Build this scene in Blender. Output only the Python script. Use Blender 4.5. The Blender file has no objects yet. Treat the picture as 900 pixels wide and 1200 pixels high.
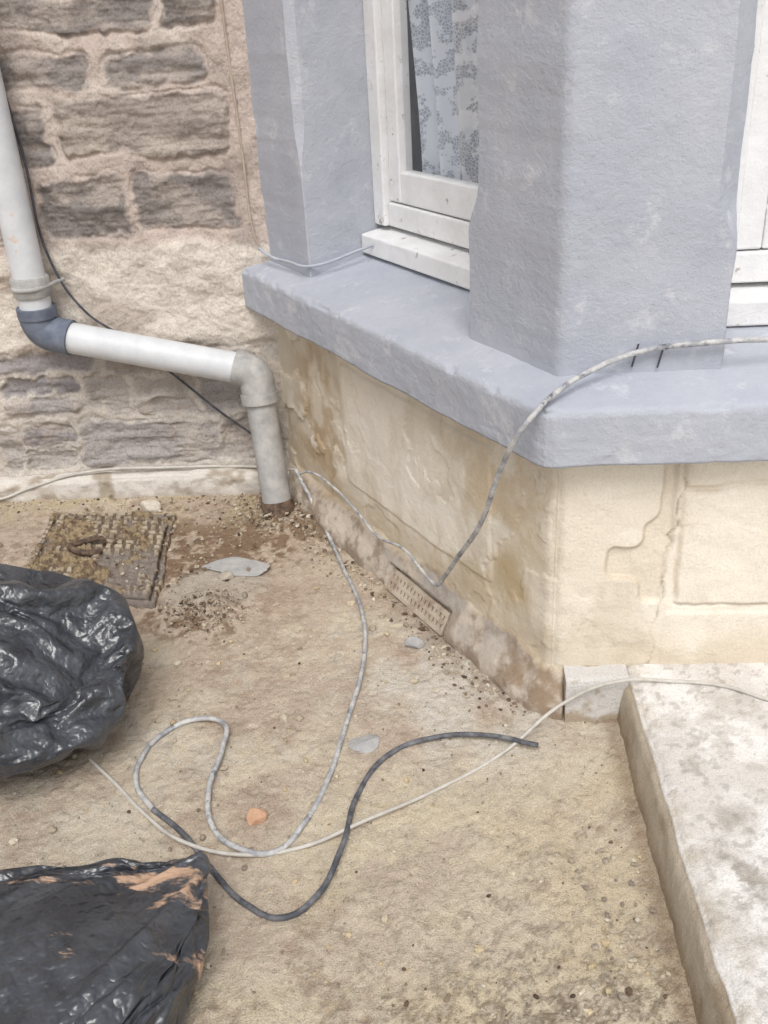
import bpy, bmesh, math, numpy as np
from mathutils import Vector, Matrix, noise as mn
rng=np.random.default_rng(7)
sc=bpy.context.scene
# ------------------------------------------------------------ helpers
def L(r,g,b,k=1.0):
    c=np.array([r,g,b],float)/255
    return np.where(c<=.04045,c/12.92,((c+.055)/1.055)**2.4)*k
def C4(c): return (float(c[0]),float(c[1]),float(c[2]),1.0)
TAB=[np.random.default_rng(100+i).random((256,256)) for i in range(12)]
def vn(x,y,s=0):
    T=TAB[s%12]; xi=np.floor(x).astype(int); yi=np.floor(y).astype(int)
    fx=x-xi; fy=y-yi; fx=fx*fx*fx*(fx*(fx*6-15)+10); fy=fy*fy*fy*(fy*(fy*6-15)+10)
    a=T[xi&255,yi&255];b=T[(xi+1)&255,yi&255];c=T[xi&255,(yi+1)&255];d=T[(xi+1)&255,(yi+1)&255]
    return (a*(1-fx)+b*fx)*(1-fy)+(c*(1-fx)+d*fx)*fy
def fbm(x,y,f,o=5,s=0,g=.5):
    t=0;a=1;n=0
    for i in range(o):
        t=t+a*vn(x*f+i*17.3,y*f-i*9.1,s+i); n+=a; a*=g; f*=2.03
    return t/n-.5
def sm(a,b,x):
    t=np.clip((x-a)/(b-a),0,1); return t*t*(3-2*t)
def blob(x,y,cx,cy,rx,ry,soft=.5,rot=0):
    c,s=math.cos(rot),math.sin(rot); dx=x-cx;dy=y-cy
    u=(dx*c+dy*s)/rx; v=(-dx*s+dy*c)/ry
    return 1-sm(1-soft,1+soft,np.sqrt(u*u+v*v))
def mix(a,b,t): return a+(b-a)*t[...,None]
def link(o,parent=None):
    sc.collection.objects.link(o)
    if parent: o.parent=parent
    return o
def empty(n):
    e=bpy.data.objects.new(n,None); sc.collection.objects.link(e); return e
def gridmesh(name,P,col,mat,parent=None,flip=False):
    n,m=P.shape[:2]
    idx=np.arange(n*m).reshape(n,m)
    F=np.stack([idx[:-1,:-1],idx[1:,:-1],idx[1:,1:],idx[:-1,1:]],-1).reshape(-1,4)
    if flip: F=F[:,::-1]
    me=bpy.data.meshes.new(name); me.vertices.add(n*m); me.vertices.foreach_set("co",P.reshape(-1).astype(np.float32))
    me.loops.add(F.size); me.loops.foreach_set("vertex_index",F.reshape(-1).astype(np.int32))
    me.polygons.add(len(F)); me.polygons.foreach_set("loop_start",np.arange(0,F.size,4,dtype=np.int32))
    me.polygons.foreach_set("loop_total",np.full(len(F),4,dtype=np.int32))
    me.update(calc_edges=True); me.polygons.foreach_set("use_smooth",np.ones(len(F),bool))
    if col is not None:
        a=me.color_attributes.new("Col",'FLOAT_COLOR','POINT')
        cc=np.ones((n*m,4),np.float32); cc[:,:3]=np.clip(col.reshape(-1,3),0,1); a.data.foreach_set("color",cc.reshape(-1))
    me.materials.append(mat); me.validate()
    return link(bpy.data.objects.new(name,me),parent)
def axis(a,b,step,lo,hi,g=1.35):
    c=list(np.arange(a,b+step*.5,step)); s=step
    while c[-1]<hi: s*=g; c.append(min(c[-1]+s,hi))
    s=step; l=[c[0]]
    while l[-1]>lo: s*=g; l.append(max(l[-1]-s,lo))
    return np.array(l[:0:-1]+c)
# ------------------------------------------------------------ materials
def newmat(n):
    m=bpy.data.materials.new(n); m.use_nodes=True; nt=m.node_tree
    return m,nt,nt.nodes["Principled BSDF"]
def N(nt,t,**k):
    n=nt.nodes.new(t)
    for a,v in k.items(): setattr(n,a,v)
    return n
def noise_node(nt,scale,detail=6,rough=.6,vec=None,sc3=None):
    tc=N(nt,"ShaderNodeTexCoord"); n=N(nt,"ShaderNodeTexNoise")
    n.inputs["Scale"].default_value=scale; n.inputs["Detail"].default_value=detail; n.inputs["Roughness"].default_value=rough
    if sc3:
        mp=N(nt,"ShaderNodeMapping"); mp.inputs["Scale"].default_value=sc3
        nt.links.new(tc.outputs["Object"],mp.inputs[0]); nt.links.new(mp.outputs[0],n.inputs["Vector"])
    else: nt.links.new(tc.outputs["Object"],n.inputs["Vector"])
    return n
def ramp(nt,src,stops):
    r=N(nt,"ShaderNodeValToRGB"); e=r.color_ramp.elements
    while len(e)<len(stops): e.new(.5)
    for i,(p,c) in enumerate(stops):
        e[i].position=p; e[i].color=C4(c) if len(c)==3 else c
    nt.links.new(src,r.inputs[0]); return r
def bump(nt,b,layers):
    prev=None
    for (scale,dist,det) in layers:
        n=noise_node(nt,scale,det,.65); bp=N(nt,"ShaderNodeBump"); bp.inputs["Strength"].default_value=1; bp.inputs["Distance"].default_value=dist
        nt.links.new(n.outputs["Fac"],bp.inputs["Height"])
        if prev: nt.links.new(prev.outputs[0],bp.inputs["Normal"])
        prev=bp
    nt.links.new(prev.outputs[0],b.inputs["Normal"])
def mulcol(nt,a,b_,fac=1.0):
    m=N(nt,"ShaderNodeMix",data_type='RGBA',blend_type='MULTIPLY'); m.inputs[0].default_value=fac
    nt.links.new(a,m.inputs[6]); nt.links.new(b_,m.inputs[7]); return m.outputs[2]
def mat_attr(name,rough=.9,speck=(300,.35),layers=((60,.004,5),(350,.0015,4)),spec=.25):
    m,nt,b=newmat(name)
    at=N(nt,"ShaderNodeVertexColor",layer_name="Col")
    n=noise_node(nt,speck[0],4,.7); k=speck[1]
    r=ramp(nt,n.outputs["Fac"],[(.28,(1-k,)*3),(.5,(1,)*3),(.74,(1+k*.35,)*3)])
    nt.links.new(mulcol(nt,at.outputs[0],r.outputs[0]),b.inputs["Base Color"])
    b.inputs["Roughness"].default_value=rough; b.inputs["Specular IOR Level"].default_value=spec
    bump(nt,b,layers); return m
def mat_two(name,c1,c2,scale,lo=.42,hi=.6,rough=.8,layers=((80,.002,5),),c3=None,scale3=8,lo3=.58,hi3=.68,spec=.3,sc3=None):
    m,nt,b=newmat(name)
    n=noise_node(nt,scale,7,.65,sc3=sc3); r=ramp(nt,n.outputs["Fac"],[(lo,c1),(hi,c2)]); out=r.outputs[0]
    if c3 is not None:
        n3=noise_node(nt,scale3,9,.7); f=ramp(nt,n3.outputs["Fac"],[(lo3,(0,0,0)),(hi3,(1,1,1))])
        mx=N(nt,"ShaderNodeMix",data_type='RGBA'); nt.links.new(f.outputs[0],mx.inputs[0]); nt.links.new(out,mx.inputs[6]); mx.inputs[7].default_value=C4(c3); out=mx.outputs[2]
    nt.links.new(out,b.inputs["Base Color"]); b.inputs["Roughness"].default_value=rough; b.inputs["Specular IOR Level"].default_value=spec
    bump(nt,b,layers); return m
M_ground=mat_attr("ground_dirt",.95,(420,.5),((45,.006,6),(260,.004,5)),.1)
M_stone=mat_attr("stone",.92,(160,.35),((40,.006,7),(220,.002,5)),.15)
M_cream=mat_attr("cream_render",.9,(240,.14),((28,.003,6),(170,.0018,5)),.12)
M_slab=mat_attr("slab_concrete",.9,(330,.3),((60,.003,6),(300,.002,4)),.2)
M_grey=mat_two("grey_masonry_paint",L(172,176,186),L(183,186,194),6,.35,.65,.85,((14,.003,5),(85,.0026,7),(300,.0010,4)),c3=L(208,209,212),scale3=13,lo3=.57,hi3=.74,spec=.15)
M_white=mat_two("old_white_paint",L(226,225,224,.97),L(238,238,238,.97),10,.35,.6,.5,((40,.003,6),(220,.001,4)),c3=L(164,154,144),scale3=24,lo3=.61,hi3=.66)
M_pipe=mat_two("white_plastic_pipe",L(202,205,208,.98),L(218,220,222,.98),14,.35,.65,.42,((60,.0005,3),),c3=L(208,186,168),scale3=11,lo3=.64,hi3=.70)
M_pipeg=mat_two("weathered_grey_plastic",L(152,152,151),L(186,184,180),22,.35,.65,.6,((90,.001,4),))
M_pipeb=mat_two("dark_grey_plastic",L(92,100,116),L(120,127,140),22,.35,.65,.5,((90,.001,4),))
M_cabd=mat_two("dark_cable",L(74,76,82),L(132,132,134),45,.4,.7,.6,((200,.001,3),))
M_cabm=mat_two("dirty_grey_cable",L(138,140,146),L(198,197,194),38,.35,.6,.6,((200,.001,3),),c3=L(98,100,108),scale3=34,lo3=.55,hi3=.66)
M_cabw=mat_two("dirty_white_cable",L(172,167,158),L(200,196,188),30,.3,.6,.6,((200,.0006,3),))
M_cabt=mat_two("painted_over_cable",L(164,148,134),L(184,170,156),30,.3,.6,.8,((200,.001,3),))
M_cabk=mat_two("black_cable",L(64,66,72),L(100,100,106),40,.4,.7,.5,((200,.0006,3),))
M_terra=mat_two("terracotta",L(156,138,122),L(178,162,144),60,.35,.65,.95,((150,.003,5),),c3=L(190,178,160),scale3=26,lo3=.42,hi3=.56)
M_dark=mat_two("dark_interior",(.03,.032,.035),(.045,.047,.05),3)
M_hole=mat_two("vent_hole",L(108,94,80),L(130,112,96),30)
M_slate=mat_two("grey_slate",L(158,158,158),L(182,180,176),30,.35,.65,.85,((90,.003,5),))
M_orange=mat_two("broken_brick_orange",L(196,154,124),L(208,172,144),60,.35,.65,.9,((150,.002,4),))
M_rust=mat_two("rusty_iron",L(76,64,56),L(120,100,84),60,.4,.6,.85,((150,.002,4),))
M_pale=mat_two("pale_stone",L(196,186,170),L(214,206,192),40,.35,.65,.9,((120,.003,4),))
M_rk=mat_two("stone_fragment_mat",L(158,150,140),L(190,180,164),40,.35,.65,.9,((120,.003,4),))
def bagmat(name,clay):
    m,nt,b=newmat(name)
    n=noise_node(nt,9,8,.7); r=ramp(nt,n.outputs["Fac"],[(.4,(.028,.031,.038)),(.74,(.085,.092,.105))]); out=r.outputs[0]
    if clay:
        n3=noise_node(nt,5.5,9,.66,sc3=(1,2.6,1)); f=ramp(nt,n3.outputs["Fac"],[(.575,(0,0,0)),(.62,(1,1,1))])
        mx=N(nt,"ShaderNodeMix",data_type='RGBA'); nt.links.new(f.outputs[0],mx.inputs[0]); nt.links.new(out,mx.inputs[6]); mx.inputs[7].default_value=C4(L(184,152,126)); out=mx.outputs[2]
        rr=N(nt,"ShaderNodeMapRange"); rr.inputs[3].default_value=.3; rr.inputs[4].default_value=.85
        nt.links.new(f.outputs[0],rr.inputs[0]); nt.links.new(rr.outputs[0],b.inputs["Roughness"])
    else: b.inputs["Roughness"].default_value=.3
    nt.links.new(out,b.inputs["Base Color"]); b.inputs["Specular IOR Level"].default_value=.85
    prev=None
    for scl,dist in ((14,.007),(34,.005),):
        w=noise_node(nt,scl,2,.5); a=N(nt,"ShaderNodeMath",operation='SUBTRACT'); a.inputs[1].default_value=.5; nt.links.new(w.outputs["Fac"],a.inputs[0])
        ab=N(nt,"ShaderNodeMath",operation='ABSOLUTE'); nt.links.new(a.outputs[0],ab.inputs[0])
        bp=N(nt,"ShaderNodeBump"); bp.inputs["Distance"].default_value=dist*2; bp.inputs["Strength"].default_value=1
        nt.links.new(ab.outputs[0],bp.inputs["Height"])
        if prev: nt.links.new(prev.outputs[0],bp.inputs["Normal"])
        prev=bp
    nt.links.new(prev.outputs[0],b.inputs["Normal"])
    return m
M_bag1=bagmat("black_plastic",False); M_bag2=bagmat("black_plastic_clay",True)
m,nt,b=newmat("window_glass"); M_glass=m
g=N(nt,"ShaderNodeBsdfGlossy"); g.inputs["Roughness"].default_value=.02; t=N(nt,"ShaderNodeBsdfTransparent"); t.inputs[0].default_value=(.96,.97,.98,1)
lw=N(nt,"ShaderNodeLayerWeight"); lw.inputs[0].default_value=.25; mx=N(nt,"ShaderNodeMixShader")
mr=N(nt,"ShaderNodeMapRange"); mr.inputs[3].default_value=.06; mr.inputs[4].default_value=.7; nt.links.new(lw.outputs["Facing"],mr.inputs[0])
nt.links.new(mr.outputs[0],mx.inputs[0]); nt.links.new(t.outputs[0],mx.inputs[1]); nt.links.new(g.outputs[0],mx.inputs[2]); nt.links.new(mx.outputs[0],nt.nodes["Material Output"].inputs[0])
m,nt,b=newmat("lace_curtain"); M_lace=m
b.inputs["Roughness"].default_value=.9
v=N(nt,"ShaderNodeTexVoronoi",feature='DISTANCE_TO_EDGE'); v.inputs["Scale"].default_value=140
tc=N(nt,"ShaderNodeTexCoord"); nt.links.new(tc.outputs["Object"],v.inputs["Vector"])
n=noise_node(nt,24,4,.6)
r1=ramp(nt,v.outputs["Distance"],[(.03,(.8,.8,.8)),(.16,(0,0,0))])
r2=ramp(nt,n.outputs["Fac"],[(.49,(0,0,0)),(.54,(1,1,1))])
ad=N(nt,"ShaderNodeMix",data_type='RGBA',blend_type='ADD'); ad.inputs[0].default_value=1
nt.links.new(r1.outputs[0],ad.inputs[6]); nt.links.new(r2.outputs[0],ad.inputs[7])
mr=N(nt,"ShaderNodeMapRange"); mr.inputs[3].default_value=.72; mr.inputs[4].default_value=.98; nt.links.new(ad.outputs[2],mr.inputs[0])
cr_=ramp(nt,ad.outputs[2],[(.0,L(182,190,202)),(1,L(226,230,236))]); nt.links.new(cr_.outputs[0],b.inputs["Base Color"])
nt.links.new(mr.outputs[0],b.inputs["Alpha"])
# ------------------------------------------------------------ ground
cx,cy,phi=.2201,1.5624,1.004
U=np.array([-math.cos(phi),math.sin(phi)]); NO=np.array([-math.sin(phi),-math.cos(phi)]); IN=-NO
def gheight(x,y):
    h=fbm(x,y,1.6,3,0)*.02+fbm(x,y,14,5,3)*.014
    h=h+blob(x,y,-.575,1.92,.09,.07,.6)*(.012+fbm(x,y,60,3,5)*.03)
    h=h+blob(x,y,-.57,2.04,.13,.10,.25,.3)*.012
    h=h+blob(x,y,-.46,2.42,.13,.10,.8)*(.015+fbm(x,y,50,3,6)*.02)
    h=h+sm(.06,.0,.345-x)*sm(1.6,1.5,y)*.006
    h=h+sm(.09,.0,2.565-y)*.008
    return h
xs=axis(-1.7,.5,.0042,-70,70); ys=axis(.55,2.62,.0042,-70,70)
X,Y=np.meshgrid(xs,ys,indexing='ij')
near=(np.abs(X)<6)&(np.abs(Y)<8)
Z=np.where(near,gheight(X,Y)+fbm(X,Y,95,3,7)*.0065,0.0)
c_sand=L(208,195,174); c_brown=L(190,173,156); c_grey=L(212,206,197); c_dark=L(140,126,110); c_yel=L(206,190,158); c_mud=L(136,114,94)
f1=fbm(X,Y,2.2,5,1); f2=fbm(X,Y,9,6,2,.62); f3=fbm(X,Y,38,5,4,.65); f4=fbm(X,Y,90,3,8,.7)
G=np.broadcast_to(c_brown,X.shape+(3,)).copy()
G=mix(G,c_sand,sm(-.14,.14,f1*.7+f2*.6+f3*.3+.14*sm(-.4,.2,X)-.1*sm(1.5,2.2,Y)))
G=mix(G,L(172,152,134),sm(.02,.16,fbm(X,Y,5,5,9,.6)*.8+f3*.5)*.7)
G=mix(G,c_yel,sm(-.1,.25,f2+.2*blob(X,Y,.1,1.15,.45,.4,.8)+.12*blob(X,Y,-.5,2.3,.6,.3,.7)-.12)*.55)
G=mix(G,c_grey,np.clip(blob(X,Y,.1,1.62,.22,.22,.8)*sm(-.15,.15,f2+.05)+.6*blob(X,Y,-.05,1.75,.25,.2,.7)*sm(-.05,.15,f3+f2*.5)+.5*blob(X,Y,-.5,1.5,.5,.4,.8)*sm(.02,.15,f2+f3*.4),0,1)*.8)
G=mix(G,c_dark,sm(.03,.15,f4*.7+f3*.6+.12*blob(X,Y,.15,.85,.35,.3,.8)-.03)*.5)
strk=np.sin((Y+f2*.05)*210)*.5+.5
G=mix(G,L(118,104,86),blob(X,Y,.2,.80,.22,.16,.8)*sm(-.06,.12,f4+f3*.7+strk*.06-.02)*.8)
G=mix(G,L(118,104,86),blob(X,Y,-.1,.72,.2,.12,.8)*sm(.0,.12,f4+f3*.5)*.65)
G=mix(G,L(224,212,192),sm(.08,.2,f4+.3*f3)*.45)
G=mix(G,c_mud,np.clip(blob(X,Y,-.46,2.4,.2,.2,.7)*1.2+blob(X,Y,-.575,1.92,.13,.10,.6)+blob(X,Y,-.85,2.2,.36,.34,.5)*.8+blob(X,Y,-.62,2.3,.25,.16,.8)*.5,0,1)*sm(-.15,.12,f3+f2))
G=mix(G,c_yel*.82,blob(X,Y,-.85,2.5,.6,.12,.6)*sm(-.1,.15,f2)*.8)
G=mix(G,L(186,176,163),blob(X+f3*.05,Y,-.57,2.04,.13,.10,.2,.3)*.75)
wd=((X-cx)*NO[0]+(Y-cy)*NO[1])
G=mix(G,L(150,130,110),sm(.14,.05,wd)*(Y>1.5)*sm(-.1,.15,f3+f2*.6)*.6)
G=mix(G,c_mud,sm(.03,.0,np.abs(X-.335))*(Y<1.53)*.5)
gridmesh("ground",np.stack([X,Y,Z],-1),G*1.0,M_ground)
def gz1(x,y): return float(gheight(np.array([x]),np.array([y]))[0])
# ------------------------------------------------------------ house parent
house=empty("stone_house")
YS=2.6015
xs=axis(-1.45,-.38,.0032,-6,-.36); zs=axis(-.05,1.42,.0032,-.06,5.5)
X,Zz=np.meshgrid(xs,zs,indexing='ij')
wx=X+fbm(X,Zz,9,4,2)*.05; wz=Zz+fbm(X,Zz,6,4,5)*.055-.02*(X+.8)+fbm(X,Zz,30,3,8)*.014
wx=wx+fbm(X,Zz,30,3,3)*.014
st=[(-1.32,-1.075,.775,.935),(-1.04,-.79,.775,.925),(-.77,-.505,.785,.935),
(-.935,-.50,.98,1.125),(-1.12,-.965,.97,1.10),(-1.5,-1.16,.975,1.11),
(-1.07,-.83,1.15,1.225),(-.79,-.54,1.145,1.22),(-1.45,-1.1,1.145,1.225),
(-1.05,-.65,1.275,1.35),(-.62,-.5,1.27,1.35),(-1.5,-1.08,1.27,1.36),
(-1.28,-.97,.405,.46),(-.94,-.73,.40,.462),(-.71,-.5,.405,.455),
(-1.27,-1.03,.33,.385),(-1.27,-1.03,.27,.318),(-1.01,-.88,.28,.385),(-.86,-.68,.33,.388),(-.86,-.68,.268,.32),(-.665,-.47,.27,.385),
(-1.3,-1.245,.11,.245),(-1.235,-1.075,.185,.25),(-1.235,-1.075,.105,.17),(-1.06,-.65,.11,.25),(-.635,-.45,.115,.25),
(-1.75,-1.31,.26,.46),(-1.7,-1.32,.1,.245)]
r2=np.random.default_rng(3)
z=1.39
while z<5.4:
    h=r2.uniform(.08,.2); x=-.42
    while x>-6: w=r2.uniform(.18,.42); st.append((x-w,x,z,z+h)); x-=w+.035
    z+=h+.035
for (za,zb) in [(.775,.93),(.975,1.11),(1.145,1.225),(1.27,1.35),(.27,.46),(.1,.245)]:
    x=-1.78 if zb<.5 else -1.53
    if 1.1<zb<1.3 : x=-1.48
    while x>-6: w=r2.uniform(.18,.4); st.append((x-w,x,za,zb)); x-=w+.035
best=np.full(X.shape,9.0); sid=np.zeros(X.shape,int)
for i,(a,b_,c,d) in enumerate(st):
    rr=.020
    dx=np.abs(wx-(a+b_)/2)-((b_-a)/2-rr); dz=np.abs(wz-(c+d)/2)-((d-c)/2-rr)
    s=np.hypot(np.maximum(dx,0),np.maximum(dz,0))+np.minimum(np.maximum(dx,dz),0)-rr
    m_=s<best; best[m_]=s[m_]; sid[m_]=i
rs=r2.uniform(-1,1,(len(st)+1,3))
ins=sm(.008,-.010,best+fbm(X,Zz,40,4,1)*.024)
lay=fbm(X*.35+rs[sid,0],Zz*2.2,14,6,4,.6); rough=fbm(X+rs[sid,1]*3,Zz,9,6,6,.6)
band=sm(.455,.49,wz)*(1-sm(.735,.765,wz))
ins2=ins*(1-band*.9)
h=ins2*(.003+rs[sid,1]*.005+rough*.034+lay*.022)+(1-ins2)*(.006+fbm(X,Zz,11,6,8,.6)*.024)
h=h-.006*np.exp(-((best-.004)/.006)**2)*(1-band)*sm(-.12,.08,fbm(X,Zz,8,3,0))
h=h+band*(fbm(X*.7,Zz,7,5,9)*.035+.006)
low=1-sm(.46,.5,wz)
pal=np.array([L(154,145,139),L(139,132,128),L(164,153,145),L(148,141,137)])
palL=np.array([L(160,154,153),L(171,165,162),L(150,145,145),L(178,171,165)])
k=(np.abs(rs[:,2])*3.99).astype(int)
sc_=mix(pal[k][sid],palL[k][sid],low)
sc_=mix(sc_,sc_*.68,sm(.02,.28,lay+rough*.5)); sc_=mix(sc_,L(188,176,165),sm(-.02,.2,rough-lay*.4)*.6)
mort=mix(np.broadcast_to(L(196,181,171),X.shape+(3,)),np.broadcast_to(L(200,192,182),X.shape+(3,)),low)
mort=mix(mort,mort*.8,sm(.0,.25,fbm(X,Zz,12,5,3))); mort=mix(mort,L(210,200,190),sm(.05,.2,fbm(X,Zz,10,5,7))*.5)
crm=mix(np.broadcast_to(L(222,213,201),X.shape+(3,)),np.broadcast_to(L(194,182,170),X.shape+(3,)),sm(.0,.22,fbm(X*.5,Zz,9,6,2,.6)+.03))
col=mix(mix(mort,sc_,ins2),crm,band*.92)
col=mix(col,L(210,200,186),sm(.05,.2,fbm(X,Zz,7,6,7,.6))*low*.5)
col=mix(col,L(214,203,189),sm(.03,.0,np.abs(X+.50))*low*.5)
gridmesh("stone_wall",np.stack([X,YS-h,Zz],-1),col*.98,M_stone,house)
q=np.concatenate([np.linspace(0,.08,22),np.linspace(.083,.13,14)]); xs=axis(-1.5,-.30,.006,-6,-.28)
Xq,Q=np.meshgrid(xs,q,indexing='ij')
nn=fbm(Xq,Q,16,5,3)
ly=np.where(Q<.08,2.555,2.555+(Q-.08)); lz=np.where(Q<.08,Q,.08); rr=np.exp(-((Q-.08)/.012)**2)
P=np.stack([Xq,ly-nn*.022+rr*.006,lz-rr*.007-np.maximum(nn,0)*.012*(Q>.05)-.003+fbm(Xq,Q*0,3,3,7)*.02*(Q>.03)],-1)
cl=mix(np.broadcast_to(L(218,212,203),Xq.shape+(3,)),np.broadcast_to(L(174,162,146),Xq.shape+(3,)),np.clip(sm(.03,.2,fbm(Xq,Q,12,5,5))+sm(.03,.0,Q)*.6,0,1))
gridmesh("concrete_ledge",P,cl*.97,M_slab,house)
# ------------------------------------------------------------ bay lower wall
hb,ht=.574,.678
FW=1.30; LA=1.30
def plan(q):
    q=np.asarray(q,float)
    P=np.zeros(q.shape+(2,)); 
    l=q<0; f=(q>=0)&(q<=FW); r=q>FW
    P[l]=np.array([cx,cy])+(-q[l])[:,None]*U; P[f]=np.stack([cx+q[f],np.full(f.sum(),cy)],-1)
    P[r]=np.array([cx+FW,cy])+(q[r]-FW)[:,None]*np.array([-U[0],U[1]])
    w=sm(-.02,.02,q)[:,None]; w2=sm(FW-.02,FW+.02,q)[:,None]
    n=NO*(1-w)+np.array([0,-1.])*w; n=n*(1-w2)+np.array([-NO[0],NO[1]])*w2
    n/=np.linalg.norm(n,axis=1)[:,None]
    return P,n
qs=np.concatenate([np.arange(-LA,-.03,.004),np.arange(-.03,.03,.002),np.arange(.03,.75,.0036),np.arange(.76,FW+LA,.02)])
zs=np.arange(-.05,hb+.012,.0034)
P2,n2=plan(qs)
Q,Zz=np.meshgrid(qs,zs,indexing='ij')
disp=fbm(Q,Zz,5,4,2)*.010+fbm(Q,Zz,22,5,6)*.004
c_cr=L(231,222,206,.98); c_cr2=L(237,229,214,.98); c_stain=L(198,177,140,.95)
col=mix(np.broadcast_to(c_cr,Q.shape+(3,)),np.broadcast_to(c_cr2,Q.shape+(3,)),sm(-.1,.15,fbm(Q,Zz,4,4,3)))
def sdb(a,b_,c,d,rad,X,Z):
    dx=np.abs(X-(a+b_)/2)-((b_-a)/2-rad); dz=np.abs(Z-(c+d)/2)-((d-c)/2-rad)
    return np.hypot(np.maximum(dx,0),np.maximum(dz,0))+np.minimum(np.maximum(dx,dz),0)-rad
def box(a,b_,c,d,soft=.004,rad=.03,X=None,Z=None):
    s=sdb(a,b_,c,d,rad,X,Z); return sm(soft,-soft,s),s
sx=Q+fbm(Q,Zz,30,4,1)*.006+fbm(Q,Zz,5,2,1)*.012; sz=Zz+fbm(Q,Zz,30,4,5)*.006+fbm(Q,Zz,5,2,5)*.016
fade=lambda f,s,a,b_: sm(a,b_,fbm(Q,Zz,f,4,s))
pf=fbm(Q,Zz,4.5,5,10,.55); fbq=fbm(Q,Zz,12,5,7)
pm=sm(.026,.036,pf)*np.maximum(sm(.05,-.05,Q),.35); disp-=pm*.0026
col=mix(col,L(222,209,186,.97),pm*.35)
col=mix(col,L(192,172,142),np.exp(-((pf-.03)/.004)**2)*.4*sm(-.1,.1,fbq)*np.maximum(sm(.05,-.05,Q),.35))
pA,sA=box(-.84,-.20,.19,.51,.004,.015,sx,sz)
pB,sB=box(.232,1.2,.245,.487,.004,.006,sx,sz)
pT,sT=box(.232,1.2,.502,.7,.004,.004,sx,sz)
pBB,sBB=box(.215,1.2,-.2,.225,.005,.01,sx,sz)
disp+=pA*.004+pB*.005+pT*.005+pBB*.003
for s,a,w in ((sA,.0025,.6),(sB,.004,1),(sT,.003,1)):
    gr=np.exp(-((s-.003)/.0036)**2)*w*np.clip(fade(7,2,-.15,.1)+.25,0,1)
    if s is sA: gr=gr*np.maximum(sm(-.35,-.6,Q),.3)
    disp-=gr*a; col=mix(col,L(202,184,156,.95),gr*.5*fade(18,2,-.25,.1))
def smin(a,b_,k=.02):
    h_=np.clip(.5+.5*(b_-a)/k,0,1); return b_*(1-h_)+a*h_-k*h_*(1-h_)
s1=sdb(.100,.195,.305,.372,.018,sx,sz); s2=sdb(.165,.205,.25,.43,.015,sx,sz); s3=sdb(.192,.216,.38,.62,.008,sx,sz)
sr=smin(smin(s1,s2,.03),s3,.03)
rec=sm(.004,-.004,sr); disp-=rec*.009; col=mix(col,L(226,215,197,.97),rec*.8)
col=mix(col,L(186,168,140),np.exp(-(sr/.0035)**2)*.55*fade(20,7,-.3,.05)*(sx<.2))  # shading of the recess lip painted in as a thin darker outline
crk=np.exp(-((sx-(.205+.02*sm(.3,.5,Zz)-.02*sm(.25,.1,Zz)+fbm(Zz*0,Zz,26,4,3)*.035))/.0015)**2)*(Zz>.1)*(Q>0)*(Zz<.56)*fade(12,9,-.25,.0)
disp-=crk*.004; col=mix(col,L(150,132,108),crk*.7)
fl=sm(-.84,-.88,sx)
fkf=fbm(Q,Zz,9,5,8)
fk=sm(.0,.010,fkf+.02)*fl
disp-=fk*.006; col=mix(col,L(212,199,178,.95),fk*.8)
col=mix(col,L(172,152,124),np.exp(-((fkf+.018)/.008)**2)*fl*.55)
col=mix(col,L(174,150,118),blob(Q,Zz,-1.0,.25,.14,.32,.6)*sm(-.15,.15,fbm(Q,Zz,16,5,4))*.85)
fb=fbq
strk=fbm(Q,Zz*.12,30,4,3)
col=mix(col,L(204,186,158,.95),sm(.02,.15,strk)*sm(.5,.2,Zz)*sm(.02,-.1,Q)*.3)
col=mix(col,L(206,185,152,.95),blob(Q+fb*.1,Zz+fb*.1,-.20,.42,.17,.13,.7)*sm(-.2,.1,fb)*.75)
st1=blob(Q+fb*.09,Zz+fb*.09,-.13,.235,.055,.065,.5); col=mix(col,c_stain,st1*.9)
col=mix(col,L(204,187,158,.95),blob(Q+fb*.1,Zz,-.30,.17,.3,.06,.7)*sm(-.1,.15,fb)*.85)
col=mix(col,L(196,178,150,.95),sm(.21,.12,Zz+fb*.12)*sm(.02,-.06,Q)*.5)
col=mix(col,L(212,198,174,.95),sm(.19,.11,Zz+fb*.1)*sm(.0,.06,Q)*.6)
col=mix(col,L(236,229,218,.98),blob(Q+fb*.1,Zz+fb*.1,-.60,.33,.25,.12,.6)*.6)
col=mix(col,L(206,193,172,.95),sm(.02,.18,fbm(Q,Zz*.6,8,6,9,.62))*.4)
top=.10+fbm(Q,Q*0,7,5,3)*.08
pl=sm(.008,-.008,Zz-top)*sm(.035,.02,Q)
disp=disp*(1-pl*.8)+pl*(.004+sm(.11,.0,Zz)*.040+fbm(Q,Zz,14,6,2,.6)*.016)
vm=sm(.012,.0,np.maximum(np.abs(Q+.46)-.125,Zz-.050)); disp=disp*(1-vm)+vm*(.038-Zz*.55-.004)
pn=fbm(Q,Zz,18,6,9,.68)
pc=mix(np.broadcast_to(L(200,188,173,.95),Q.shape+(3,)),np.broadcast_to(L(160,144,127,.93),Q.shape+(3,)),sm(-.08,.16,pn+.08*sm(.06,.0,Zz)))
pc=mix(pc,L(176,170,164,.95),blob(Q,Zz,-.40,.08,.3,.06,.5)*sm(-.15,.1,fb)*.6)
pc=mix(pc,L(150,130,108),blob(Q,Zz,-.04,.05,.1,.06,.6)*sm(-.15,.1,pn)*.8)
col=mix(col,pc,pl*sm(-.4,-.1,fb+.1))
col=mix(col,L(170,148,120),np.exp(-((Zz-top-.002)/.006)**2)*sm(.04,.02,Q)*.5*sm(-.15,.1,fb))
P=np.zeros(Q.shape+(3,)); 
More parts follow.
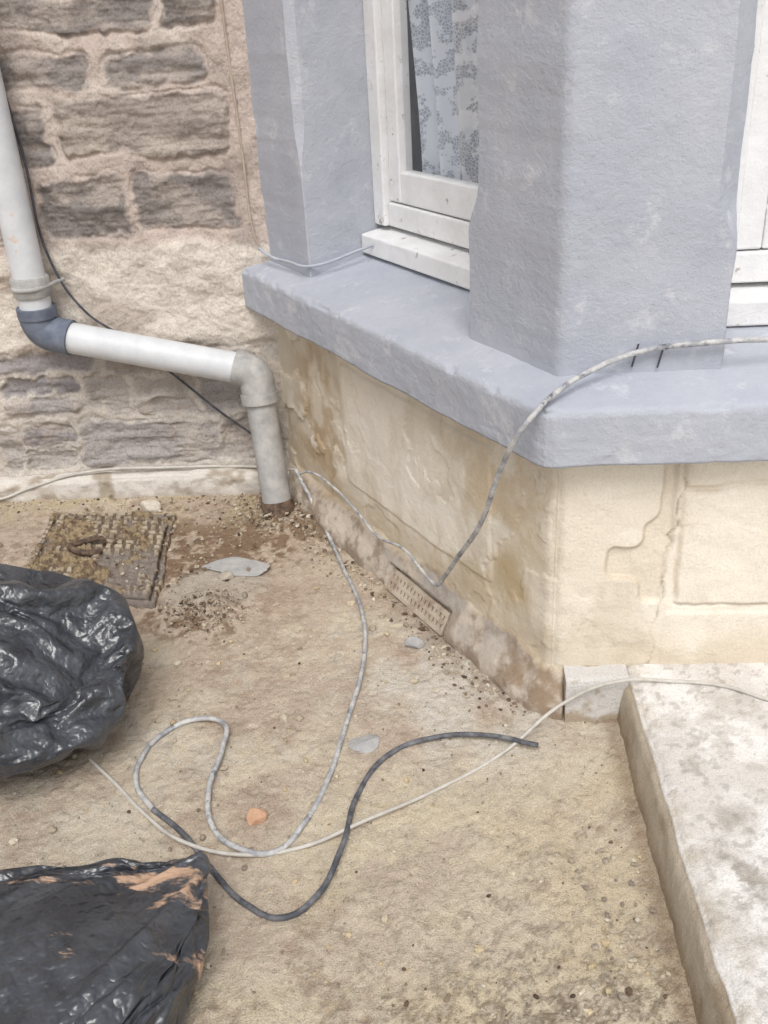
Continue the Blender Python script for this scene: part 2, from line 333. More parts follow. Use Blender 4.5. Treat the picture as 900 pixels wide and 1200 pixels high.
P[...,0]=P2[:,0][:,None]+n2[:,0][:,None]*disp; P[...,1]=P2[:,1][:,None]+n2[:,1][:,None]*disp; P[...,2]=Zz
cr=np.exp(-(qs/.012)**2)*.008
P[...,0]-=(n2[:,0]*cr)[:,None]; P[...,1]-=(n2[:,1]*cr)[:,None]
gridmesh("bay_wall",P,col,M_cream,house)
# ------------------------------------------------------------ sill
tn=math.tan(phi/2)
def corner(o,right=False):
    return np.array([cx-o*tn,cy-o]) if not right else np.array([cx+FW+o*tn,cy-o])
prof=[]
for t_ in np.linspace(0,1,14): prof.append((-.02+.085*t_,hb))
for t_ in np.linspace(0,1,24)[1:]: prof.append((.065,hb+(ht-hb)*t_))
for t_ in np.linspace(0,1,50)[1:]: prof.append((.065-.36*t_,ht+.078*t_))
prof=np.array(prof)
tL=np.arange(1.42,0,-.006); tF=np.linspace(0,1,int(FW/.006)); tR=np.arange(.01,1.42,.03)
rows=[];par=[]
for t_ in tL:
    a=np.array([corner(o)+U*t_ for o,_ in prof]); rows.append(np.c_[a,prof[:,1]]); par.append(-t_)
for t_ in tF:
    a=np.array([corner(o)*(1-t_)+corner(o,True)*t_ for o,_ in prof]); rows.append(np.c_[a,prof[:,1]]); par.append(t_*FW)
for t_ in tR:
    a=np.array([corner(o,True)+np.array([-U[0],U[1]])*t_ for o,_ in prof]); rows.append(np.c_[a,prof[:,1]]); par.append(FW+t_)
P=np.array(rows); par=np.array(par)
T=np.arange(len(prof))*.006
A,B=np.meshgrid(par,T,indexing='ij')
nz=fbm(A,B,5,4,3)*.009+fbm(A,B,36,5,6,.6)*.0032
outn=np.zeros_like(P); wv=plan(par)[1]; outn[:,:,0]=wv[:,0][:,None]; outn[:,:,1]=wv[:,1][:,None]
face=((prof[:,0]>.0645)&(prof[:,1]<ht+.001))[None,:]; topm=(prof[:,1]>ht)[None,:]; botm=(prof[:,1]<hb+.02)[None,:]
P[:,:,:2]+=outn[:,:,:2]*(nz*face)[...,None]; P[:,:,2]+=nz*topm*.7+fbm(A,A*0,9,5,2)*.009*botm
e=np.exp(-((prof[:,0]-.065)**2+(prof[:,1]-ht)**2)/.006**2)[None,:]
chip=sm(.0,.22,fbm(A,A*0,22,5,8,.6))
P[:,:,:2]-=outn[:,:,:2]*(e*(.003+.005*chip))[...,None]; P[:,:,2]-=e*(.002+.004*chip)
me_=np.exp(-(par/.012)**2)[:,None]*face*.006; P[:,:,:2]-=outn[:,:,:2]*me_[...,None]
gridmesh("bay_sill",P,None,M_grey,house)
# ------------------------------------------------------------ pillars
Cp=np.array([.222,1.61]); XM=cx+FW/2
def loc(s,o): return Cp+U*s+IN*o
def locF(s,o): return Cp+np.array([s,o])
def loft(name,ringf,zs,mat,parent,mirror=False,noise_amp=.0042):
    rings=[]
    for z in zs:
        r=np.array(ringf(z)); pts=[]
        for i in range(len(r)):
            a=r[i];b_=r[(i+1)%len(r)]; n=NSEG[i]
            for k_ in range(n): pts.append(a+(b_-a)*k_/n)
        rings.append(pts)
    R=np.array(rings); c=R.mean(axis=1,keepdims=True)
    Zr=np.array(zs)[:,None]*np.ones(R.shape[1])[None]
    d=R-c; d/=np.linalg.norm(d,axis=2,keepdims=True)
    A=R[...,0]*1.0+R[...,1]*.7
    nz=fbm(A,Zr,6,4,2)*noise_amp*2.2+fbm(A,Zr,34,4,5)*noise_amp*.6
    R=R+d*nz[...,None]
    if mirror: R[...,0]=2*XM-R[...,0]
    P=np.concatenate([R,Zr[...,None]],-1); P=np.concatenate([P,P[:,:1]],1)
    o=gridmesh(name,P,None,mat,parent)
    bm=bmesh.new(); bm.from_mesh(o.data); bmesh.ops.remove_doubles(bm,verts=bm.verts,dist=1e-5); bmesh.ops.recalc_face_normals(bm,faces=bm.faces); bm.to_mesh(o.data); bm.free()
    o.data.set_sharp_from_angle(angle=math.radians(32))
    return o
zsP=np.concatenate([np.arange(.66,1.5,.007),np.arange(1.5,2.75,.05)])
def ring_p(z):
    t=float(sm(.90,1.0,np.array(z))); c=.003+.036*t; w=.285; wl=.275
    rd=.008
    return [Cp+np.array([rd,.0005]),locF(w-c,0),locF(w,c),locF(w,.24),loc(wl,.24),loc(wl,c),loc(wl-c,0),Cp+U*rd+IN*.0005]
NSEG=[28,5,16,6,16,5,26,2]
for mi in (False,True): loft("corner_pillar",ring_p,zsP,M_grey,house,mi)
def ring_q(z):
    t=float(sm(.95,1.06,np.array(z))); c=.003+.016*t
    return [loc(.935+c,-.02),loc(1.27,-.02),loc(1.27,.25),loc(.935,.25),loc(.935,c-.02)]
NSEG=[30,16,18,22,4]
for mi in (False,True): loft("end_pier",ring_q,zsP,M_grey,house,mi)
def prism(name,poly,z0,z1,mat,parent,bev=.004):
    bm=bmesh.new(); a=[bm.verts.new((p[0],p[1],z0)) for p in poly]; b_=[bm.verts.new((p[0],p[1],z1)) for p in poly]
    bm.faces.new(a); bm.faces.new(b_[::-1]); n=len(poly)
    for i in range(n): bm.faces.new([a[i],a[(i+1)%n],b_[(i+1)%n],b_[i]])
    bmesh.ops.recalc_face_normals(bm,faces=bm.faces)
    me=bpy.data.meshes.new(name); bm.to_mesh(me); bm.free(); me.materials.append(mat)
    o=link(bpy.data.objects.new(name,me),parent)
    if bev: md=o.modifiers.new("b",'BEVEL'); md.width=bev; md.segments=2
    return o
mir=lambda p:np.array([2*XM-p[0],p[1]])
cA=Cp+np.array([-.06*tn,-.06]); lint=[loc(1.24,-.06),cA,mir(cA),mir(loc(1.24,-.06)),mir(loc(1.3,.4)),loc(1.3,.4)]
prism("bay_lintel",lint,2.74,3.0,M_grey,house,.01)
prism("bay_floor",[loc(1.2,.28),loc(.1,.3),mir(loc(.1,.3)),mir(loc(1.2,.28))],.60,.70,M_dark,house,0)
prism("far_wall",[(2*XM+.37,2.6),(8,2.6),(8,2.9),(2*XM+.37,2.9)],-.05,5.5,M_pale,house,0)
prism("upper_wall",[(-.36,2.6),(2*XM+.36,2.6),(2*XM+.36,2.9),(-.36,2.9)],3.0,5.5,M_pale,house,0)
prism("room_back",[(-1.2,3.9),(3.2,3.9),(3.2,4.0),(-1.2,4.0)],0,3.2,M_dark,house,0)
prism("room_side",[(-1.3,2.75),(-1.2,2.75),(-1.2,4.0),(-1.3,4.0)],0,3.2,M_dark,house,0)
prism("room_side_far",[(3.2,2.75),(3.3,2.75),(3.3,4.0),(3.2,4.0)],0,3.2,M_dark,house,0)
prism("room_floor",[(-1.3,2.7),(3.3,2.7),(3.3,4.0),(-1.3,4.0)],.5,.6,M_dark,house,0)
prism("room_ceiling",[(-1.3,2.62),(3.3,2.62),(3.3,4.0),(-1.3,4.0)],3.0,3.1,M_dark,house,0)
# ------------------------------------------------------------ windows
def member(name,lf,s0,s1,o0,o1,z0,z1,mirror=False,mat=None,bev=.004,drop=0):
    pl_=[lf(s0,o0),lf(s1,o0),lf(s1,o1),lf(s0,o1)]
    if mirror: pl_=[mir(p) for p in pl_]
    o=prism(name,pl_,z0,z1,mat or M_white,house,bev)
    if drop:
        me=o.data
        for i in (4,5): me.vertices[i].co.z-=drop
    return o
def window(lf,s0,s1,mi=False):
    W=lambda *a,**k: member(*a,mirror=mi,**k)
    W("window_wood_sill",lf,s0+.002,s1-.002,.130,.262,.735,.80,drop=.018)
    W("frame_jamb",lf,s0+.001,s0+.052,.172,.25,.801,2.72); W("frame_jamb",lf,s1-.052,s1-.001,.172,.25,.801,2.72)
    W("frame_bottom",lf,s0+.053,s1-.053,.184,.25,.801,.858); W("frame_head",lf,s0+.053,s1-.053,.178,.25,2.66,2.72)
    W("sash_stile",lf,s0+.054,s0+.104,.190,.23,.861,2.655); W("sash_stile",lf,s1-.104,s1-.054,.190,.23,.861,2.655)
    W("sash_rail",lf,s0+.105,s1-.105,.191,.23,.861,.935); W("sash_rail",lf,s0+.105,s1-.105,.191,.23,2.58,2.655)
    a=lf(s0+.10,.21);b_=lf(s1-.10,.21)
    if mi: a,b_=mir(a),mir(b_)
    me=bpy.data.meshes.new("window_pane"); me.from_pydata([(a[0],a[1],.93),(b_[0],b_[1],.93),(b_[0],b_[1],2.6),(a[0],a[1],2.6)],[],[(0,1,2,3)]); me.materials.append(M_glass)
    link(bpy.data.objects.new("window_pane",me),house)
def curtain(lf,s0,s1,o,ph,mi=False):
    ss=np.linspace(s0,s1,300); zz=np.linspace(.90,2.65,140); S,Z_=np.meshgrid(ss,zz,indexing='ij')
    if lf is locF: sl=s1-(s1-S)*(1-.02*sm(1.5,.9,Z_))
    else: sl=s0+(S-s0)*(1-.13*sm(1.6,.92,Z_))
    oo=o+.020*np.sin(S*62+ph+np.sin(Z_*3)*.6)+.012*np.sin(S*131+Z_*2.0+ph)
    zb=Z_+.018*np.sin(S*40+ph)*sm(1.1,.9,Z_)
    XY=np.array([lf(a,b_) for a,b_ in zip(sl.ravel(),oo.ravel())]).reshape(S.shape+(2,))
    if mi: XY[...,0]=2*XM-XY[...,0]
    gridmesh("lace_curtain",np.concatenate([XY,zb[...,None]],-1),None,M_lace,house)
window(loc,.275,.935); curtain(loc,.29,.88,.268,0)
window(loc,.275,.935,True); curtain(loc,.29,.88,.268,0,True)
wF=2*(XM-Cp[0])-.285
window(locF,.285,wF); curtain(locF,.33,wF-.05,.268,1)
# ------------------------------------------------------------ concrete path
q=np.concatenate([np.arange(0,.1,.005),np.arange(.1,.6,.0042),.6+np.cumsum(.0042*1.12**np.arange(48))]); 
q=q[q<6]
ys=np.concatenate([-np.cumsum(.005*1.12**np.arange(50))[::-1]+.6,np.arange(.6,1.562,.0042)])
Yg,Q=np.meshgrid(ys,q,indexing='ij')
xx=np.where(Q<.1,.347+Q*.18,.365+(Q-.1)); zz=np.where(Q<.1,Q,.1)
nn=fbm(Yg,Q,12,5,3); e=np.exp(-((Q-.1)/.015)**2)
zz=zz-e*.008+(Q>.1)*(fbm(Yg,Q,5,4,6)*.010+fbm(Yg,Q,60,4,2)*.005); xx=xx+e*.007+(Q<.125)*nn*.012
cb=mix(np.broadcast_to(L(232,229,225),Q.shape+(3,)),np.broadcast_to(L(214,209,203),Q.shape+(3,)),sm(-.1,.15,fbm(xx,Yg,9,5,2)))
f2=fbm(xx,Yg,26,5,5,.65)
def stn(a,b_,rx,ry,rot=0): return blob(xx+f2*.07,Yg+f2*.07,a,b_,rx,ry,.5,rot)
stt=np.clip(stn(.455,1.055,.055,.018,-.6)+stn(.425,1.27,.02,.03)+stn(.47,1.15,.03,.04)*.7+stn(.48,1.0,.03,.03)*.7+stn(.60,.95,.08,.06)+stn(.9,1.2,.1,.08),0,1)
cb=mix(cb,L(154,146,134),stt*.8*sm(-.25,.1,f2)); cb=mix(cb,L(188,181,171),sm(.10,.25,f2+.4*fbm(xx,Yg,6,3,1))*.5)
cb=mix(cb,L(150,143,134),sm(.15,.2,fbm(xx,Yg,70,3,9))*.4)
cb=mix(cb,L(200,190,172),sm(.06,.0,Q-.1)*(Q>.1)*sm(-.1,.1,f2)*.6)
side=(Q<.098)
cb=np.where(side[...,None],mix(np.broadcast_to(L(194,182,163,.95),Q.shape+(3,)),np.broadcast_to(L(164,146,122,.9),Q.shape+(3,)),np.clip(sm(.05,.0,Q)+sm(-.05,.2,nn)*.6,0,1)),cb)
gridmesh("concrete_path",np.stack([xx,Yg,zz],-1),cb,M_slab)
q=np.linspace(0,.20,60); xs=np.linspace(.246,.37,40); Xq,Q=np.meshgrid(xs,q,indexing='ij')
nn=fbm(Xq,Q,20,4,4)
yy=np.where(Q<.1,1.512+Q*.05,1.517+(Q-.1)*.55); zz=np.where(Q<.1,Q,.1+(Q-.1)*.04); e=np.exp(-((Q-.1)/.01)**2)
P=np.stack([Xq,yy+e*.003-nn*.004,zz-e*.004-.002],-1)
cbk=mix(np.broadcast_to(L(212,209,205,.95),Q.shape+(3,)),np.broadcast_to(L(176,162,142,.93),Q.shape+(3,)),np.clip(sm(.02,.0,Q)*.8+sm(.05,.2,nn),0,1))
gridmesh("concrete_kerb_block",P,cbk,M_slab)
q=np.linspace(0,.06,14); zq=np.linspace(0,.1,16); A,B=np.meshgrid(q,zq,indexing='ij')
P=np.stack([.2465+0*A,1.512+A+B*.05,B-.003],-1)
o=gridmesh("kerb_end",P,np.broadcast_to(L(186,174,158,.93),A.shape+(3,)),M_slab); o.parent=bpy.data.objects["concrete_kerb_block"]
# ------------------------------------------------------------ air brick set flush into the plinth
vent=empty("air_brick"); vent.parent=house
def vb(s0,s1,h0,h1,d0,d1,mat,name):
    def pt(s,h,d):
        z_=-.004+h*.9; o=.040-z_*.55+d; b_=np.array([cx,cy])+U*s+NO*o
        return (b_[0],b_[1],z_+d*.4)
    vs=[pt(s,h,d) for s in (s0,s1) for h in (h0,h1) for d in (d0,d1)]
    me=bpy.data.meshes.new(name); me.from_pydata(vs,[],[(0,1,3,2),(4,6,7,5),(0,4,5,1),(2,3,7,6),(0,2,6,4),(1,5,7,3)]); me.materials.append(mat)
    bm=bmesh.new(); bm.from_mesh(me); bmesh.ops.recalc_face_normals(bm,faces=bm.faces); bm.to_mesh(me); bm.free()
    o=link(bpy.data.objects.new(name,me),vent); md=o.modifiers.new("b",'BEVEL'); md.width=.001
V0,V1=.335,.585
vb(V0,V1,0,.056,-.03,-.001,M_hole,"recess")
for h0,h1 in ((0,.012),(.023,.033),(.044,.056)): vb(V0,V1,h0,h1,-.008,.005,M_terra,"bar")
nb=15
for i in range(nb+1):
    s=V0+(V1-V0-.010)*i/nb; vb(s,s+.0105,.011,.024,-.008,.0045,M_terra,"divider"); vb(s,s+.0105,.032,.045,-.008,.0045,M_terra,"divider")
# ------------------------------------------------------------ drainpipe
def tube(name,pts,rad,mat,parent=None,res=10,smooth=True,radii=None,rs=16):
    cu=bpy.data.curves.new(name,'CURVE'); cu.dimensions='3D'; cu.bevel_depth=rad; cu.bevel_resolution=res; cu.use_fill_caps=True; cu.resolution_u=rs
    sp=cu.splines.new('BEZIER' if smooth else 'POLY')
    P_=sp.bezier_points if smooth else sp.points; P_.add(len(pts)-1)
    for i,p in enumerate(pts):
        if smooth: P_[i].co=p; P_[i].handle_left_type=P_[i].handle_right_type='AUTO'
        else: P_[i].co=(*p,1)
        if radii: P_[i].radius=radii[i]
    cu.materials.append(mat)
    return link(bpy.data.objects.new(name,cu),parent)
pipe=empty("drainpipe"); R=.043
tube("upper_pipe",[(-1.068,2.525,4.5),(-1.07,2.525,.60)],R,M_pipe,pipe,smooth=False)
tube("collar",[(-1.07,2.525,.700),(-1.07,2.525,.695),(-1.07,2.525,.650),(-1.07,2.525,.645)],R+.008,M_pipeg,pipe,smooth=False,radii=[.93,1,1,.93])
tube("bend",[(-1.071,2.525,.610),(-1.070,2.525,.572),(-1.054,2.525,.546),(-1.02,2.523,.533),(-.988,2.52,.526)],R+.006,M_pipeb,pipe)
tube("bend_rim",[(-1.07,2.525,.616),(-1.07,2.525,.588)],R+.010,M_pipeb,pipe,smooth=False)
tube("cross_pipe",[(-1.03,2.523,.534),(-.53,2.515,.420)],R,M_pipe,pipe,smooth=False)
tube("elbow",[(-.545,2.515,.424),(-.515,2.513,.416),(-.492,2.510,.398),(-.485,2.505,.365),(-.482,2.50,.335)],R+.006,M_pipeg,pipe)
tube("elbow_rim",[(-.484,2.503,.352),(-.482,2.499,.325)],R+.010,M_pipeg,pipe,smooth=False)
tube("lower_pipe",[(-.484,2.503,.35),(-.452,2.43,-.02)],R*.97,M_pipeg,pipe,smooth=False)
tube("ground_socket",[(-.4575,2.4425,.045),(-.4570,2.4415,.040),(-.452,2.43,-.02)],R+.005,M_rust,pipe,smooth=False,radii=[.95,1,1])
tube("bracket",[(-1.14,2.585,.672),(-1.07,2.472,.672),(-1.0,2.585,.672)],.006,M_pipeg,pipe)
# ------------------------------------------------------------ cables
def gc(pts,r): return [(x,y,max(gz1(x,y),0)+r*.8+dz) for x,y,dz in pts]
A_=[(-.348,2.407,.03),(-.252,2.143,0),(-.183,1.903,0),(-.172,1.703,.004),(-.197,1.506,0),(-.219,1.361,0),(-.255,1.244,.0),(-.301,1.180,.0),(-.362,1.187,.004),(-.417,1.237,0),(-.441,1.321,.006),(-.435,1.436,.01),(-.449,1.513,.008),(-.509,1.528,.004),(-.571,1.490,0),(-.596,1.416,0),(-.586,1.346,0),(-.537,1.280,0)]
r=.0052
pa=[(-.398,2.465,.13)]+gc(A_,r)
tube("coaxial_cable",pa,r,M_cabm,None,4)
A2=[(-.537,1.280,0.001),(-.468,1.222,0),(-.407,1.150,0),(-.328,1.070,0),(-.268,1.045,0),(-.217,1.086,0),(-.181,1.175,.012),(-.160,1.316,0),(-.107,1.417,0),(-.015,1.463,.004),(.086,1.461,.008),(.183,1.426,.012)]
o=tube("coaxial_cable_tail",gc(A2,r),r,M_cabd,None,4); o.parent=bpy.data.objects["coaxial_cable"]
r=.0036
B_=[(-.70,1.42,0),(-.630,1.354,0),(-.550,1.270,0),(-.463,1.198,.009),(-.360,1.174,.004),(-.257,1.191,.0),(-.140,1.242,.01),(-.017,1.324,.0),(.1165,1.423,.0)]
pb=gc(B_,r)+[(.241,1.498,.06),(.337,1.499,.108),(.455,1.500,.106),(.545,1.483,.105),(.613,1.443,.104),(.80,1.36,.104),(1.15,1.30,.104)]
tube("white_cable",pb,r,M_cabw,None,4)
pc_=[(-.392,2.462,.115),(-.345,2.40,.15),(-.277,2.306,.150),(-.206,2.18,.140),(-.150,2.092,.115),(-.074,1.969,.140),(-.034,1.906,.118),(-.006,1.858,.114),(.015,1.805,.17),(.04,1.733,.256),(.087,1.604,.418),(.118,1.537,.560),(.152,1.487,.660),(.206,1.522,.702),(.262,1.560,.722),(.358,1.594,.745),(.471,1.592,.757),(.574,1.60,.756),(.80,1.62,.735),(1.3,1.60,.72)]
tube("grey_cable",pc_,.0050,M_cabm,None,4,radii=[.7]*7+[.8]+[1]*12)
tube("black_wall_cable",[(-1.10,2.575,2.6),(-1.065,2.575,1.5),(-1.05,2.572,1.2),(-1.033,2.572,.9985),(-1.023,2.572,.735),(-.958,2.57,.59),(-.853,2.572,.5),(-.726,2.572,.38),(-.616,2.572,.27),(-.52,2.575,.185)],.0034,M_cabk,None,4)
tube("white_cable",[(-1.8,2.5,.02),(-1.33,2.545,.022),(-1.215,2.552,.058),(-1.057,2.572,.091),(-.794,2.58,.095),(-.537,2.58,.088),(-.40,2.50,.11)],.0042,M_cabw,None,4)
tube("cream_wall_cable",[(-.482,2.592,2.7),(-.478,2.592,1.3),(-.470,2.592,1.0),(-.462,2.590,.76),(-.452,2.59,.735)],.0035,M_cabt,None,4)
tube("cream_cable",[(-.45,2.57,.735),(-.425,2.545,.722),(-.36,2.46,.722),(-.293,2.383,.726),(-.240,2.385,.736),(-.19,2.40,.75),(-.135,2.415,.765)],.0038,M_grey,None,4)
nails=empty("cable_clip")
for (x,z) in ((.348,.715),(.392,.712)):
    tube("pin",[(x,1.603,z),(x+.008,1.600,z+.042)],.0018,M_cabk,nails,3,smooth=False)
# ------------------------------------------------------------ manhole cover
qa=[np.array(v) for v in ((-1.14,2.47),(-.755,2.445),(-.70,1.96),(-1.085,2.03))]
n_=340;u=np.linspace(0,1,n_);UU,VV=np.meshgrid(u,u,indexing='ij')
XY=(qa[0]*((1-UU)*(1-VV))[...,None]+qa[1]*(UU*(1-VV))[...,None]+qa[2]*(UU*VV)[...,None]+qa[3]*((1-UU)*VV)[...,None])
ux=UU*.38/.028; vy=VV*.48/.028
ck=(np.floor(ux)+np.floor(vy))%2
fu=ux%1-.5; fv=vy%1-.5
bar=np.where(ck>0,sm(.46,.36,np.abs(fu))*sm(.3,.2,np.abs(fv)),sm(.3,.2,np.abs(fu))*sm(.46,.36,np.abs(fv)))
frame_=np.maximum(np.abs(UU-.5),np.abs(VV-.5)); rim=sm(.455,.462,frame_); gap=np.exp(-((frame_-.447)/.008)**2)
wn=fbm(UU,VV,5,6,2,.6)
worn=sm(-.02,.06,wn+.4*blob(UU,VV,.78,.78,.3,.28,.6)-.16)
soil=sm(.02,.12,fbm(UU,VV,4,6,7,.62)+.2*blob(UU,VV,.3,.85,.4,.3,.8)-.04)
XY=XY+np.stack([fbm(UU,VV,9,4,1),fbm(UU,VV,9,4,4)],-1)*.02*sm(.42,.5,frame_)[...,None]
Zp=.012+bar*.007*(1-rim)*(1-worn*.9)*(1-soil)-gap*.009*(1-soil*.5)+fbm(UU,VV,14,4,3)*.008+soil*(.007+fbm(UU,VV,45,4,5)*.014)-worn*.004
e=sm(.485,.5,frame_); Zp-=e*.03
cp=mix(np.broadcast_to(L(118,104,90),UU.shape+(3,)),np.broadcast_to(L(182,169,148),UU.shape+(3,)),bar)
cp=mix(cp,L(110,92,76),sm(.0,.2,fbm(UU,VV,9,5,6,.65)+.02)*.6); cp=mix(cp,L(132,124,118),worn*.8); cp=mix(cp,L(66,56,48),gap*.9)
cp=mix(cp,mix(np.broadcast_to(L(156,138,108),UU.shape+(3,)),np.broadcast_to(L(108,90,74),UU.shape+(3,)),sm(-.1,.15,fbm(UU,VV,30,4,3))),soil*.9)
gridmesh("manhole_cover",np.concatenate([XY,Zp[...,None]],-1),cp,M_stone)
tr=[]
for i in range(26):
    a=.4+i/25*5.4; tr.append((-.955+.046*math.cos(a),2.235+.036*math.sin(a),.028+.006*math.sin(a*2)))
tube("rusty_ring",tr,.0085,M_rust,None,3)
# ------------------------------------------------------------ loose stones
def rock(name,x,y,sx_,sy_,sz_,mat,seed,z=None,rot=0.0,cut=.4):
    bm=bmesh.new(); bmesh.ops.create_icosphere(bm,subdivisions=4,radius=1)
    rr_=np.random.default_rng(int(seed)); pls=[(Vector(rr_.normal(size=3)).normalized(),rr_.uniform(.62,.85)) for _ in range(9)]
    for v in bm.verts:
        p=v.co.copy(); k_=1+.2*mn.noise(p*1.3+Vector((seed,0,0)))
        for n_v,d_ in pls:
            t=p.dot(n_v)
            if t*k_>d_: k_=min(k_,d_/t)
        k_+=.04*mn.noise(p*6+Vector((0,seed,0)))
        p=p*k_; c,s=math.cos(rot),math.sin(rot); px,py=p.x*sx_,p.y*sy_
        v.co=Vector((x+px*c-py*s,y+px*s+py*c,(gz1(x,y)+sz_*cut if z is None else z)+p.z*sz_))
    me=bpy.data.meshes.new(name); bm.to_mesh(me); bm.free(); me.materials.append(mat); return link(bpy.data.objects.new(name,me))
rock("stone_fragment",-.847,2.49,.034,.024,.024,M_pale,1)
rock("slate_fragment",-.525,2.14,.10,.055,.010,M_slate,5,rot=-.15)
rock("stone_fragment",-.545,2.085,.022,.018,.014,M_rk,2)
rock("stone_fragment",-.06,1.79,.024,.017,.016,M_slate,8)
rock("slate_fragment",-.155,1.455,.036,.026,.007,M_slate,11,rot=.4)
rock("brick_fragment",-.345,1.262,.021,.018,.013,M_orange,4)
ico=bmesh.new(); bmesh.ops.create_icosphere(ico,subdivisions=1,radius=1); iv=np.array([v.co[:] for v in ico.verts]); ifc=np.array([[v.index for v in f.verts] for f in ico.faces]); ico.free()
r3=np.random.default_rng(11); pts=[]
def scat(n,fx,fy,smin,smax,cols,pile=0):
    for _ in range(n):
        x=fx();y=fy()
        if x>.33 and y<1.53: continue
        pts.append((x,y,smin+(smax-smin)*r3.random()**3,cols[r3.integers(len(cols))],pile*r3.random()))
ca=[L(204,190,166),L(190,176,156),L(176,164,149),L(214,205,187),L(158,146,131)]; cdk=[L(116,98,82),L(140,121,102),L(96,82,70),L(156,138,116)]; cye=[L(210,192,158),L(204,184,150),L(218,207,184)]
Uf=lambda a,b_:(lambda:r3.uniform(a,b_)); Nf=lambda m,s:(lambda:r3.normal(m,s))
scat(4600,Uf(-1.6,.34),Uf(.5,2.55),.0012,.0040,ca)
scat(360,Uf(-1.2,.33),Uf(.6,2.5),.003,.012,ca+cye)
scat(420,Nf(-.575,.055),Nf(1.92,.04),.0015,.006,cdk+ca[:2],.014)
scat(480,Nf(-.46,.08),Nf(2.42,.07),.002,.007,cdk+ca,.014)
scat(320,Nf(.26,.05),Nf(.9,.2),.0015,.008,cye+ca+cdk[:1])
scat(300,Uf(-1.4,-.5),Nf(2.53,.02),.002,.006,ca+cye+cdk)
scat(700,Nf(-.85,.16),Nf(2.2,.16),.0015,.008,cdk+ca,.014)
scat(200,Nf(-.35,.15),Nf(1.0,.15),.0015,.006,cye+ca)
scat(350,Nf(.12,.12),Nf(.78,.1),.0015,.006,cdk+ca)
scat(90,Nf(-.05,.4),Nf(1.3,.4),.0015,.0045,cdk)
for _ in range(450):
    s=r3.uniform(0,1.05); p=np.array([cx,cy])+U*s+NO*(.05+abs(r3.normal(0,.035))); pts.append((p[0],p[1],.0015+.006*r3.random()**2,(ca+cdk)[r3.integers(8)],0))
V=[];Fc=[];Cc=[]
for i,(x,y,s,c,pz) in enumerate(pts):
    k_=iv*(1+r3.uniform(-.28,.28,(len(iv),1)))*np.array([1,r3.uniform(.6,1),r3.uniform(.45,.8)])*s; a=r3.uniform(0,6.28); 
    R_=np.array([[math.cos(a),-math.sin(a),0],[math.sin(a),math.cos(a),0],[0,0,1]]); k_=k_@R_.T
    V.append(k_+np.array([x,y,0])); Fc.append(ifc+i*len(iv)); Cc.append(np.tile(c*r3.uniform(.8,1.05),(len(iv),1)))
ga=np.array([(p[0],p[1]) for p in pts]); gzz=gheight(ga[:,0],ga[:,1])
for i in range(len(V)): V[i][:,2]+=gzz[i]+pts[i][2]*.35+pts[i][4]
V=np.concatenate(V);Fc=np.concatenate(Fc);Cc=np.concatenate(Cc)
me=bpy.data.meshes.new("gravel"); me.from_pydata(V.tolist(),[],Fc.tolist()); a=me.color_attributes.new("Col",'FLOAT_COLOR','POINT')
cc=np.ones((len(V),4),np.float32); cc[:,:3]=Cc*.95; a.data.foreach_set("color",cc.ravel()); me.materials.append(M_stone); link(bpy.data.objects.new("gravel",me))
# ------------------------------------------------------------ rubbish bags: film settled over its contents with cloth
def sn3(p,seed,f):
    r=np.random.default_rng(seed); t=0
    for i in range(7):
        k_=r.normal(size=3); k_*=f*r.uniform(.6,1.4)/np.linalg.norm(k_); t=t+np.sin(p@k_+r.uniform(0,6.28))
    return t/3.2
def ico_np(sub):
    bm=bmesh.new(); bmesh.ops.create_icosphere(bm,subdivisions=sub,radius=1); me=bpy.data.meshes.new("tmp"); bm.to_mesh(me); bm.free()
    co=np.empty(len(me.vertices)*3); me.vertices.foreach_get("co",co); return me,co.reshape(-1,3)
jobs=[]
def core_pts(p,c,rad,h,seed,amp):
    k=1+amp*sn3(p,seed,2.6)+amp*.6*sn3(p,seed+1,5.5)
    q=p*k[:,None]; z=q[:,2]*h*.5+h*.46
    return np.stack([c[0]+q[:,0]*rad[0],c[1]+q[:,1]*rad[1],np.maximum(z,-.01)],-1)
fl_me=bpy.data.meshes.new("tmpfloor"); fl_me.from_pydata([(-3,-1,0.003),(1,-1,.003),(1,4,.003),(-3,4,.003)],[],[(0,1,2,3)])
fl=link(bpy.data.objects.new("tmpfloor",fl_me)); fl.modifiers.new("c",'COLLISION'); fl.collision.thickness_outer=.003
